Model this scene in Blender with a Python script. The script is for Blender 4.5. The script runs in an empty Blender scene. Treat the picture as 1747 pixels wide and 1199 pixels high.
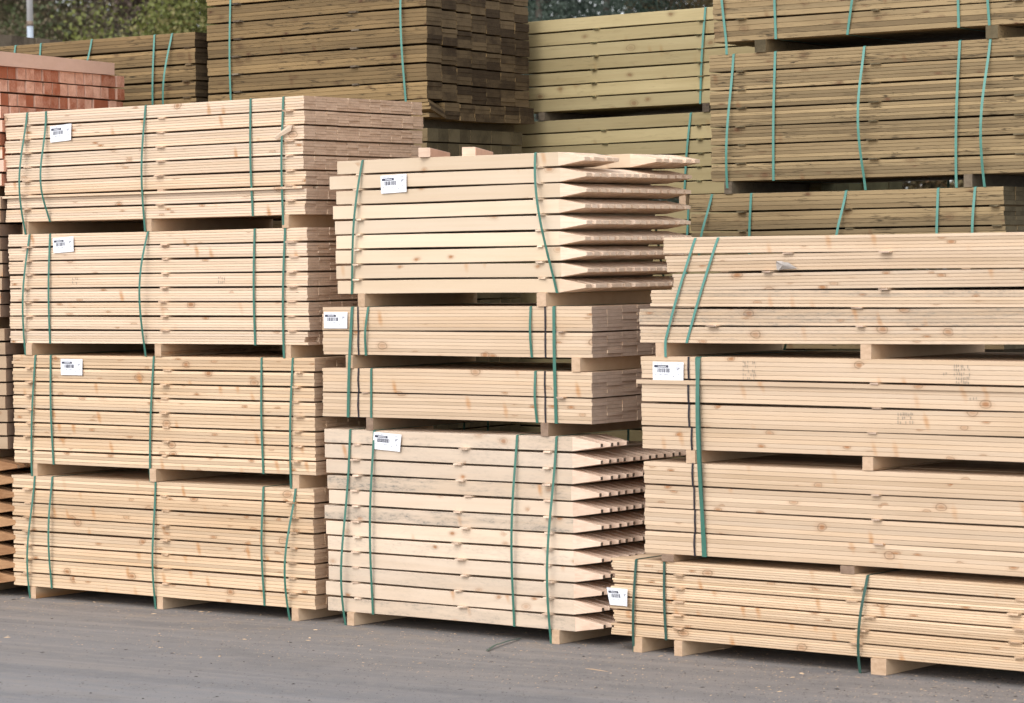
import bpy, math, random
from mathutils import Vector, Matrix
R = random.Random(7)
rad = math.radians
scene = bpy.context.scene
COL = scene.collection

# ------------------------------------------------------------------ camera
CAMH = 2.0
PITCH, ROLL = 0.03097, -0.01407
FPX, IW, IH = 4917.0, 1747.0, 1199.0
_cp, _sp, _cr, _sr = math.cos(PITCH), math.sin(PITCH), math.cos(ROLL), math.sin(ROLL)
B0 = Matrix(((1, 0, 0), (0, 0, -1), (0, 1, 0)))
RX = Matrix(((1, 0, 0), (0, _cp, -_sp), (0, _sp, _cp)))
RZ = Matrix(((_cr, -_sr, 0), (_sr, _cr, 0), (0, 0, 1)))
RC = RZ @ RX @ B0                      # world -> camera (x right, y down, z forward)
RI = RC.transposed()
CAMP = Vector((0, 0, CAMH))
cam = bpy.data.cameras.new("camera")
camo = bpy.data.objects.new("camera", cam)
COL.objects.link(camo)
ax, ay, az = RI @ Vector((1, 0, 0)), RI @ Vector((0, -1, 0)), RI @ Vector((0, 0, -1))
M = Matrix((ax, ay, az)).transposed().to_4x4()
M.translation = CAMP
camo.matrix_world = M
cam.sensor_width = 36
cam.lens = FPX / IW * 36
cam.clip_start = 0.1
cam.clip_end = 2000
cam.dof.use_dof = True
cam.dof.focus_distance = 16.5
cam.dof.aperture_fstop = 4.8
scene.camera = camo

# ------------------------------------------------------------------ light
SUN_EL, SUN_AZ = 44.0, -148.0     # degrees; azimuth clockwise from +Y (behind the camera, to the left)
w = bpy.data.worlds.new("World"); scene.world = w; w.use_nodes = True
nt = w.node_tree; nt.nodes.clear()
sky = nt.nodes.new('ShaderNodeTexSky'); sky.sky_type = 'NISHITA'; sky.sun_disc = False
sky.sun_elevation = rad(SUN_EL); sky.sun_rotation = rad(SUN_AZ)
sky.air_density = 1.0; sky.dust_density = 2.0; sky.ozone_density = 1.0
hs = nt.nodes.new('ShaderNodeHueSaturation'); hs.inputs['Saturation'].default_value = 0.22; hs.inputs['Value'].default_value = 1.7   # bright overcast
bg = nt.nodes.new('ShaderNodeBackground'); bg.inputs[1].default_value = 0.15
wo = nt.nodes.new('ShaderNodeOutputWorld')
nt.links.new(sky.outputs[0], hs.inputs['Color']); nt.links.new(hs.outputs[0], bg.inputs[0]); nt.links.new(bg.outputs[0], wo.inputs[0])
sl = bpy.data.lights.new("sun", 'SUN'); sl.energy = 0.62; sl.angle = rad(36); sl.color = (1.0, 0.965, 0.93)
so = bpy.data.objects.new("sun", sl); COL.objects.link(so)
sd = Vector((math.sin(rad(SUN_AZ)) * math.cos(rad(SUN_EL)), math.cos(rad(SUN_AZ)) * math.cos(rad(SUN_EL)), math.sin(rad(SUN_EL))))
so.rotation_euler = sd.to_track_quat('Z', 'Y').to_euler()
so.location = (0, -5, 20)
scene.view_settings.view_transform = 'Standard'
scene.view_settings.look = 'None'
scene.view_settings.exposure = 0.29
scene.view_settings.gamma = 1.0

# ------------------------------------------------------------------ projection helpers (photo pixel <-> real planes)
def proj(p):
    c = RC @ (Vector(p) - CAMP)
    return c.x / c.z * FPX + IW / 2, c.y / c.z * FPX + IH / 2
def ray(x, y): return RI @ Vector(((x - IW / 2) / FPX, (y - IH / 2) / FPX, 1))
def ground(x, y, z=0.0):
    d = ray(x, y); t = (z - CAMH) / d.z
    return CAMP + d * t
class Frame:
    """vertical plane of a row of stacks: U runs along the boards, V runs into the depth"""
    def __init__(s, org, yaw, off=0.0):
        y = rad(yaw); s.yaw = y
        s.U = Vector((math.cos(y), -math.sin(y), 0)); s.V = Vector((math.sin(y), math.cos(y), 0))
        s.org = Vector((org.x, org.y, 0)) + s.V * off
    def uz(s, x, y):
        d = ray(x, y); t = ((s.org - CAMP).dot(s.V)) / d.dot(s.V); p = CAMP + d * t
        return (p - s.org).dot(s.U), p.z
    def u_at(s, x, z):
        lo, hi = -6.0, 14.0
        for _ in range(40):
            m = (lo + hi) / 2
            if proj(s.org + s.U * m + Vector((0, 0, z)))[0] < x: lo = m
            else: hi = m
        return lo

# ------------------------------------------------------------------ materials
def node(nt, t, **k):
    n = nt.nodes.new(t)
    for a, v in k.items(): setattr(n, a, v)
    return n
def mth(nt, op, a, b=None, clamp=False):
    n = node(nt, 'ShaderNodeMath', operation=op); n.use_clamp = clamp
    for i, v in enumerate((a, b)):
        if v is None: continue
        if isinstance(v, (int, float)): n.inputs[i].default_value = v
        else: nt.links.new(v, n.inputs[i])
    return n.outputs[0]
def vm(nt, op, a, b=None):
    n = node(nt, 'ShaderNodeVectorMath', operation=op)
    for i, v in enumerate((a, b)):
        if v is None: continue
        if isinstance(v, tuple): n.inputs[i].default_value = v
        else: nt.links.new(v, n.inputs[i])
    return n.outputs[0]
def mixc(nt, fac, a, b, mode='MIX'):
    n = node(nt, 'ShaderNodeMix', data_type='RGBA', blend_type=mode)
    n.clamp_factor = True
    for i, v in ((0, fac), (6, a), (7, b)):
        if isinstance(v, (int, float)): n.inputs[i].default_value = v
        elif isinstance(v, tuple): n.inputs[i].default_value = (*v, 1) if len(v) == 3 else v
        else: nt.links.new(v, n.inputs[i])
    return n.outputs[2]
def rng(nt, v, a, b, c=0.0, d=1.0, smooth=True):
    n = node(nt, 'ShaderNodeMapRange'); n.interpolation_type = 'SMOOTHSTEP' if smooth else 'LINEAR'
    nt.links.new(v, n.inputs[0])
    for i, q in enumerate((a, b, c, d)): n.inputs[i + 1].default_value = q
    return n.outputs[0]
def noise(nt, vec, scale=1.0, detail=3.0, rough=0.5, dist=0.0):
    n = node(nt, 'ShaderNodeTexNoise'); nt.links.new(vec, n.inputs['Vector'])
    n.inputs['Scale'].default_value = scale; n.inputs['Detail'].default_value = detail
    n.inputs['Roughness'].default_value = rough; n.inputs['Distortion'].default_value = dist
    return n
def newmat(name):
    m = bpy.data.materials.new(name); m.use_nodes = True
    return m, m.node_tree, m.node_tree.nodes['Principled BSDF']

def wood(name, light, dark, knot=(0.30, 0.14, 0.06), knots=1.0, saw=0.0, spike=1.0, grain=1.0, rough=0.75, ks=1.0, bvar=.11, rings=.6, mould=(0.16, 0.155, 0.14)):
    """side-grain timber: streaks along local X, round knots, spike knots crossing several boards, optional dark saw/treatment marks"""
    m, nt, bs = newmat(name)
    L = nt.links
    tc = node(nt, 'ShaderNodeTexCoord').outputs['Object']
    at = node(nt, 'ShaderNodeAttribute', attribute_name='rnd'); sp = node(nt, 'ShaderNodeSeparateXYZ'); L.new(at.outputs['Vector'], sp.inputs[0])
    rb, rl, rp = sp.outputs
    stn = node(nt, 'ShaderNodeAttribute', attribute_name='stain').outputs['Fac']
    offb = node(nt, 'ShaderNodeCombineXYZ'); L.new(mth(nt, 'MULTIPLY', rb, 31.0), offb.inputs[0]); L.new(mth(nt, 'MULTIPLY', rb, 17.0), offb.inputs[1]); L.new(mth(nt, 'MULTIPLY', rb, 11.0), offb.inputs[2])
    offl = node(nt, 'ShaderNodeCombineXYZ'); L.new(mth(nt, 'MULTIPLY', rl, 23.0), offl.inputs[0]); L.new(mth(nt, 'MULTIPLY', rp, 19.0), offl.inputs[1]); L.new(mth(nt, 'MULTIPLY', rl, 13.0), offl.inputs[2])
    vb = vm(nt, 'ADD', tc, offb.outputs[0]); vl = vm(nt, 'ADD', tc, offl.outputs[0])
    fine = noise(nt, vm(nt, 'MULTIPLY', vb, (2.0, 90.0, 110.0)), 1.0, 4, .6).outputs['Fac']
    med = noise(nt, vm(nt, 'MULTIPLY', vb, (0.9, 14.0, 22.0)), 1.0, 3, .55, .3).outputs['Fac']
    big = noise(nt, vm(nt, 'MULTIPLY', vl, (1.6, 2.0, 3.0)), 1.0, 3).outputs['Fac']
    t = mth(nt, 'ADD', mth(nt, 'MULTIPLY', rng(nt, fine, .35, .7), (.18 if saw else .09) * grain), mth(nt, 'MULTIPLY', rng(nt, med, .35, .75), (.42 if saw else .34) * grain))
    t = mth(nt, 'ADD', t, mth(nt, 'MULTIPLY', rb, .5))
    t = mth(nt, 'ADD', t, mth(nt, 'MULTIPLY', mth(nt, 'SUBTRACT', mth(nt, 'FRACT', mth(nt, 'MULTIPLY', rl, 5.7)), .4), .3))
    t = mth(nt, 'ADD', t, mth(nt, 'MULTIPLY', rng(nt, big, .35, .7), .25), clamp=True)
    col = mixc(nt, t, light, dark)
    # board-to-board brightness
    col = mixc(nt, 1.0, col, node_grey(nt, rng(nt, mth(nt, 'FRACT', mth(nt, 'MULTIPLY', rb, 7.31)), 0, 1, 1 - bvar * 1.2, 1 + bvar * .8, False)), 'MULTIPLY')
    # warped coordinates for the knots
    wn = noise(nt, vm(nt, 'MULTIPLY', tc, (14.0, 14.0, 14.0)), 1.0, 2).outputs['Color']
    wv = vm(nt, 'MULTIPLY', vm(nt, 'SUBTRACT', wn, (.5, .5, .5)), (0.035, 0.03, 0.02))
    if knots > 0:
        for (sc, off, r0, r1, gate, amt) in (((8.0 * ks, 0, 15.0 * ks), vb, .07, .17, 1 - .055 * knots, .95), ((5.5 * ks, 0, 9.0 * ks), vl, .05, .16, 1 - .05 * knots, .9)):
            vo = node(nt, 'ShaderNodeTexVoronoi', voronoi_dimensions='2D'); q_ = node(nt, 'ShaderNodeSeparateXYZ'); L.new(vm(nt, 'MULTIPLY', vm(nt, 'ADD', off, wv), sc), q_.inputs[0])
            q2 = node(nt, 'ShaderNodeCombineXYZ'); L.new(q_.outputs[0], q2.inputs[0]); L.new(q_.outputs[2], q2.inputs[1]); L.new(q2.outputs[0], vo.inputs['Vector'])
            vo.inputs['Scale'].default_value = 1.0
            sc_ = node(nt, 'ShaderNodeSeparateColor'); L.new(vo.outputs['Color'], sc_.inputs[0])
            g = mth(nt, 'GREATER_THAN', sc_.outputs[0], gate)
            halo = mth(nt, 'MULTIPLY', rng(nt, vo.outputs['Distance'], r1, r1 * 2.3, 1, 0), mth(nt, 'MULTIPLY', g, .28))
            col = mixc(nt, halo, col, tuple(k * .55 + d * .45 for k, d in zip(knot, dark)))
            core = mth(nt, 'MULTIPLY', rng(nt, vo.outputs['Distance'], r0, r1, 1, 0), g)
            core = mth(nt, 'MULTIPLY', core, mth(nt, 'MULTIPLY', rng(nt, sc_.outputs[1], 0, 1, .35, 1), amt))
            col = mixc(nt, core, col, knot)
            rgm = mth(nt, 'MULTIPLY', rng(nt, mth(nt, 'ABSOLUTE', mth(nt, 'SUBTRACT', vo.outputs['Distance'], r1)), 0, .035, rings, 0), g)
            col = mixc(nt, rgm, col, tuple(k * .45 for k in knot))
    if spike > 0:
        vo = node(nt, 'ShaderNodeTexVoronoi', voronoi_dimensions='2D'); sh = node(nt, 'ShaderNodeCombineXYZ'); sp2 = node(nt, 'ShaderNodeSeparateXYZ'); L.new(vm(nt, 'ADD', vl, vm(nt, 'MULTIPLY', wv, (.6, .6, .6))), sp2.inputs[0])
        L.new(mth(nt, 'ADD', sp2.outputs[0], mth(nt, 'MULTIPLY', sp2.outputs[2], .22)), sh.inputs[0]); L.new(sp2.outputs[2], sh.inputs[1])
        L.new(vm(nt, 'MULTIPLY', sh.outputs[0], (8.0, 3.1, 1.0)), vo.inputs['Vector']); vo.inputs['Scale'].default_value = 1.0
        sc_ = node(nt, 'ShaderNodeSeparateColor'); L.new(vo.outputs['Color'], sc_.inputs[0])
        g = mth(nt, 'GREATER_THAN', sc_.outputs[0], 1 - .17 * spike)
        core = mth(nt, 'MULTIPLY', rng(nt, vo.outputs['Distance'], .0, .19, 1, 0), mth(nt, 'MULTIPLY', g, rng(nt, sc_.outputs[1], 0, 1, .25, .85)))
        col = mixc(nt, core, col, (knot[0] * 1.4, knot[1] * 1.45, knot[2] * 1.3))
    if saw > 0:      # rough-sawn treated timber: torn dark streaks
        n1 = noise(nt, vm(nt, 'MULTIPLY', vb, (9.0, 60.0, 75.0)), 1.0, 5, .7, .5).outputs['Fac']
        n2 = noise(nt, vm(nt, 'MULTIPLY', vl, (2.2, 6.0, 11.0)), 1.0, 3).outputs['Fac']
        k = mth(nt, 'MULTIPLY', rng(nt, n1, .52, .68), rng(nt, n2, .42, .62, .18, 1))
        col = mixc(nt, mth(nt, 'MULTIPLY', k, saw), col, tuple(c * .30 for c in dark))
    # blue-stain / mould, only on the boards that carry it
    ns = noise(nt, vm(nt, 'MULTIPLY', vb, (30.0, 60.0, 90.0)), 1.0, 5, .75).outputs['Fac']
    nb = noise(nt, vm(nt, 'MULTIPLY', vb, (3.5, 9.0, 26.0)), 1.0, 4, .6).outputs['Fac']
    k = mth(nt, 'ADD', mth(nt, 'MULTIPLY', rng(nt, ns, .45, .68), .6), .22)
    k = mth(nt, 'MULTIPLY', mth(nt, 'MULTIPLY', k, rng(nt, nb, .36, .62)), stn)
    col = mixc(nt, mth(nt, 'MULTIPLY', k, 1.15, clamp=True), col, mould)
    L.new(col, bs.inputs['Base Color'])
    bs.inputs['Roughness'].default_value = rough; bs.inputs['Specular IOR Level'].default_value = .25
    bp = node(nt, 'ShaderNodeBump'); bp.inputs['Strength'].default_value = .25; bp.inputs['Distance'].default_value = .0015
    L.new(fine, bp.inputs['Height']); L.new(bp.outputs[0], bs.inputs['Normal'])
    return m
def node_grey(nt, v):
    c = node(nt, 'ShaderNodeCombineColor')
    for i in range(3): nt.links.new(v, c.inputs[i])
    return c.outputs[0]

def endgrain(name, light, dark, ring=.35, contrast=1.0, cut=False):
    """sawn end: growth rings about a random pith, saw fuzz, strong board-to-board variation"""
    m, nt, bs = newmat(name); L = nt.links
    tc = node(nt, 'ShaderNodeTexCoord').outputs['Object']
    at = node(nt, 'ShaderNodeAttribute', attribute_name='rnd'); sp = node(nt, 'ShaderNodeSeparateXYZ'); L.new(at.outputs['Vector'], sp.inputs[0])
    rb, rl, rp = sp.outputs
    off = node(nt, 'ShaderNodeCombineXYZ')
    L.new(mth(nt, 'MULTIPLY', rb, 9.0), off.inputs[0]); L.new(mth(nt, 'MULTIPLY', mth(nt, 'FRACT', mth(nt, 'MULTIPLY', rb, 91.7)), .6), off.inputs[1]); L.new(mth(nt, 'MULTIPLY', mth(nt, 'FRACT', mth(nt, 'MULTIPLY', rb, 57.3)), .6), off.inputs[2])
    v = vm(nt, 'ADD', tc, off.outputs[0])
    wv = node(nt, 'ShaderNodeTexWave', wave_type='RINGS', rings_direction='X'); L.new(v, wv.inputs['Vector'])
    wv.inputs['Scale'].default_value = 55.0; wv.inputs['Distortion'].default_value = 3.0; wv.inputs['Detail'].default_value = 2; wv.inputs['Detail Scale'].default_value = .6
    f = noise(nt, vm(nt, 'MULTIPLY', v, (40.0, 260.0, 60.0) if not cut else (5.0, 90.0, 90.0)), 1.0, 4, .7).outputs['Fac']
    b = noise(nt, vm(nt, 'MULTIPLY', v, (8.0, 14.0, 14.0)), 1.0, 3).outputs['Fac']
    t = mth(nt, 'ADD', mth(nt, 'MULTIPLY', wv.outputs['Fac'], ring * .5), mth(nt, 'MULTIPLY', rng(nt, f, .35, .7), .42))
    t = mth(nt, 'ADD', t, mth(nt, 'MULTIPLY', rng(nt, b, .4, .7), .38))
    t = mth(nt, 'ADD', t, mth(nt, 'MULTIPLY', mth(nt, 'SUBTRACT', mth(nt, 'FRACT', mth(nt, 'MULTIPLY', rb, 13.7)), .35), .75 * contrast), clamp=True)
    col = mixc(nt, t, light, dark)
    L.new(col, bs.inputs['Base Color']); bs.inputs['Roughness'].default_value = .9; bs.inputs['Specular IOR Level'].default_value = .15
    return m

def plain(name, c, rough=.5, spec=.5, var=0.0, metal=0.0, sc=6.0):
    m, nt, bs = newmat(name)
    if var > 0:
        tc = node(nt, 'ShaderNodeTexCoord').outputs['Object']
        n = noise(nt, tc, sc, 5, .6).outputs['Fac']
        col = mixc(nt, rng(nt, n, .35, .7), c, tuple(q * (1 - var) for q in c))
        nt.links.new(col, bs.inputs['Base Color'])
    else: bs.inputs['Base Color'].default_value = (*c, 1)
    bs.inputs['Roughness'].default_value = rough; bs.inputs['Specular IOR Level'].default_value = spec; bs.inputs['Metallic'].default_value = metal
    return m

PK = (0.34, 0.16, 0.07)
MAT = {
    'pine': (wood('fresh_pine', (0.735, 0.575, 0.435), (0.62, 0.445, 0.295), PK, spike=1.6, knots=1.3), endgrain('fresh_pine_end', (0.68, 0.49, 0.355), (0.44, 0.295, 0.20), contrast=.4, ring=.9)),
    'yellow': (wood('yellow_pine', (0.69, 0.52, 0.36), (0.56, 0.385, 0.235), PK, knots=1.7, spike=2.4, bvar=.17), endgrain('yellow_pine_end', (0.58, 0.41, 0.28), (0.40, 0.265, 0.165), contrast=.4)),
    'stake': (wood('stake_pine', (0.695, 0.56, 0.435), (0.60, 0.455, 0.325), PK, knots=1.1, spike=.8, ks=1.05, bvar=.13, rings=.25), endgrain('stake_cut', (0.76, 0.58, 0.45), (0.58, 0.41, 0.30), ring=.6, cut=True, contrast=.5), endgrain('stake_tip', (0.22, 0.17, 0.13), (0.10, 0.08, 0.06))),
    'wedge': (wood('wedge_pine', (0.725, 0.585, 0.44), (0.63, 0.48, 0.33), PK, knots=.9, spike=.8, ks=1.05, rings=.25), endgrain('wedge_cut', (0.82, 0.645, 0.50), (0.64, 0.475, 0.34), ring=.9, cut=True, contrast=1.0)),
    'plank': (wood('plank_pine', (0.635, 0.485, 0.35), (0.515, 0.365, 0.235), PK, knots=1.3, spike=1.5, bvar=.13), endgrain('plank_end', (0.50, 0.37, 0.285), (0.36, 0.26, 0.195), contrast=.3)),
    'brown': (wood('treated_brown', (0.285, 0.19, 0.088), (0.15, 0.10, 0.046), (0.075, 0.035, 0.016), saw=1.35, spike=1.2, knots=1.6, bvar=.38, rings=.3), endgrain('treated_brown_end', (0.15, 0.105, 0.058), (0.048, 0.032, 0.019), contrast=1.5)),
    'olive': (wood('treated_olive', (0.355, 0.26, 0.14), (0.22, 0.155, 0.08), (0.13, 0.065, 0.032), saw=1.35, spike=.8, knots=1.6, bvar=.27, rings=.3), endgrain('treated_olive_end', (0.15, 0.12, 0.07), (0.07, 0.055, 0.032), contrast=1.0)),
    'green': (wood('treated_green', (0.43, 0.35, 0.19), (0.315, 0.245, 0.12), (0.20, 0.125, 0.06), saw=.3, spike=2.2, knots=1.5, ks=.9, bvar=.15, rings=.3), endgrain('treated_green_end', (0.13, 0.12, 0.06), (0.06, 0.052, 0.026))),
    'pink': (wood('larch_side', (0.76, 0.50, 0.385), (0.64, 0.40, 0.29), PK), endgrain('larch_end', (0.80, 0.47, 0.34), (0.38, 0.12, 0.06), ring=.9, contrast=1.6)),
    'tan': (wood('tan_side', (0.46, 0.33, 0.22), (0.36, 0.245, 0.155), PK), endgrain('tan_end', (0.30, 0.21, 0.15), (0.185, 0.12, 0.083), contrast=.7)),
    'orange': (wood('orange_side', (0.42, 0.25, 0.12), (0.30, 0.17, 0.075), PK), endgrain('orange_cut', (0.42, 0.24, 0.125), (0.25, 0.125, 0.06), cut=True), endgrain('orange_tip', (0.72, 0.57, 0.42), (0.5, 0.36, 0.24))),
    'grey': (wood('weathered', (0.20, 0.165, 0.115), (0.115, 0.09, 0.062), (0.05, 0.03, 0.02), saw=.6), endgrain('weathered_end', (0.19, 0.15, 0.105), (0.065, 0.048, 0.035), contrast=1.3)),
}
M_STRAP = plain('green_strap', (0.04, 0.15, 0.108), .38, .6, .12, sc=20)
M_STRAPL = plain('pale_green_strap', (0.085, 0.25, 0.205), .42, .6, .1, sc=20)
M_STRAPD = plain('dark_green_strap', (0.03, 0.085, 0.064), .45, .4, .2, sc=20)
M_BAND = plain('black_band', (0.018, 0.014, 0.02), .45, .4)
M_PAPER = plain('white_paper', (0.80, 0.81, 0.85), .7, .2, .05, sc=30)
M_INK = plain('dark_ink', (0.03, 0.03, 0.055), .6)
M_INKG = plain('grey_ink', (0.16, 0.16, 0.19), .6)
M_RAG = plain('crumpled_grey_paper', (0.43, 0.385, 0.35), .8, .2, .15, sc=40)

# ------------------------------------------------------------------ object helpers
def tag(o, label=None, cat=None, group=None, kind=None):
    if label: o['label'] = label
    if cat: o['category'] = cat
    if group: o['group'] = group
    if kind: o['kind'] = kind
    return o
class MB:
    """collects geometry for ONE mesh"""
    def __init__(s): s.v, s.f, s.m, s.a, s.st = [], [], [], [], []
    def add(s, vs, fs, mi=0, rnd=(0, 0, 0), stain=0.0):
        b = len(s.v); s.v += vs; s.f += [tuple(b + i for i in f) for f in fs]
        s.m += [mi] * len(fs) if isinstance(mi, int) else mi
        s.a += [rnd] * len(vs); s.st += [stain] * len(vs)
    def box(s, x0, x1, y0, y1, z0, z1, mi=0, rnd=(0, 0, 0)):
        s.add([(x0, y0, z0), (x1, y0, z0), (x1, y1, z0), (x0, y1, z0), (x0, y0, z1), (x1, y0, z1), (x1, y1, z1), (x0, y1, z1)],
              [(0, 3, 2, 1), (4, 5, 6, 7), (0, 1, 5, 4), (1, 2, 6, 5), (2, 3, 7, 6), (3, 0, 4, 7)], mi, rnd)
    def prism(s, secs, mi_side=0, mi_end=1, rnd=(0, 0, 0), stain=0.0, cut_from=None, mi_cap=None):
        """secs: list of rings (same count, ordered) swept into a closed tube with caps"""
        n = len(secs[0]); vs = [p for r in secs for p in r]; fs, ms = [], []
        for k in range(len(secs) - 1):
            for i in range(n):
                j = (i + 1) % n
                fs.append((k * n + i, (k + 1) * n + i, (k + 1) * n + j, k * n + j))
                c = mi_side
                if cut_from is not None and k >= cut_from and i in CUTF: c = mi_end
                ms.append(c)
        fs.append(tuple(range(n))); ms.append(mi_end)
        fs.append(tuple((len(secs) - 1) * n + i for i in reversed(range(n)))); ms.append(mi_end if mi_cap is None else mi_cap)
        s.add(vs, fs, ms, rnd, stain)
    def build(s, name, mats, parent=None, smooth=False):
        me = bpy.data.meshes.new(name); me.from_pydata(s.v, [], s.f)
        for m in (mats if isinstance(mats, (tuple, list)) else [mats]): me.materials.append(m)
        me.polygons.foreach_set('material_index', s.m)
        at = me.attributes.new('rnd', 'FLOAT_VECTOR', 'POINT'); at.data.foreach_set('vector', [c for a in s.a for c in a])
        at = me.attributes.new('stain', 'FLOAT', 'POINT'); at.data.foreach_set('value', s.st)
        if smooth: me.polygons.foreach_set('use_smooth', [True] * len(me.polygons))
        me.update()
        o = bpy.data.objects.new(name, me); COL.objects.link(o)
        if parent: o.parent = parent
        return o
# octagonal board section, counter-clockwise seen from -x ; faces 0..7, CUTF = top and bottom faces and their chamfers
def ring(x, yc, zc, wy, hz, c):
    a, b = wy / 2, hz / 2; c = min(c, a * .45, b * .45)
    return [(x, yc - a + c, zc - b), (x, yc + a - c, zc - b), (x, yc + a, zc - b + c), (x, yc + a, zc + b - c),
            (x, yc + a - c, zc + b), (x, yc - a + c, zc + b), (x, yc - a, zc + b - c), (x, yc - a, zc - b + c)]
CUTF = (0, 1, 2, 3, 4, 5, 6, 7)
def board(mb, x0, x1, yc, zc, wy, hz, rnd, stain=0.0, seg=1, bow=0.0, wav=0.0, taper=0.0, ch=.0017, ph=0.0, twist=0.0, tipw=.30):
    rings = []
    xe = x1 - taper
    L = x1 - x0
    for k in range(seg + 1):
        t = k / seg; x = x0 + (xe - x0) * t
        dz = bow * math.sin(math.pi * (x - x0) / L) + wav * math.sin(ph + 5.1 * t)
        dy = wav * .8 * math.sin(ph * 2.3 + 4.0 * t) + twist * (t - .5)
        rings.append(ring(x, yc + dy, zc + dz, wy, hz, ch))
    cf = None
    if taper > 0:
        cf = seg
        lastz = zc + bow * math.sin(math.pi * (xe - x0) / L) + wav * math.sin(ph + 5.1)
        dy = wav * .8 * math.sin(ph * 2.3 + 4.0) + twist * .5
        rings.append(ring(x1, yc + dy, lastz - hz * .05, wy * tipw, hz * .25, ch))
    mb.prism(rings, 0, 1, rnd, stain, cf, 2 if taper > 0 else None)
def ribbon(path, width, th=.001):
    """closed loop of a flat band; path points (x,y,z), band width along x"""
    mb = MB(); n = len(path); vs, fs = [], []
    for i in range(n):
        p0, p1 = Vector(path[i - 1]), Vector(path[(i + 1) % n]); t = p1 - p0; t.x = 0
        t.normalize(); nn = Vector((0, t.z, -t.y))
        p = Vector(path[i]); h = width / 2
        for sx, sn in ((-h, 0), (h, 0), (h, th), (-h, th)):
            q = p + Vector((sx, 0, 0)) + nn * sn; vs.append(tuple(q))
    for i in range(n):
        a, b = i * 4, ((i + 1) % n) * 4
        for k in range(4):
            l = (k + 1) % 4
            fs.append((a + k, a + l, b + l, b + k))
    mb.add(vs, fs, 0)
    return mb

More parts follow.
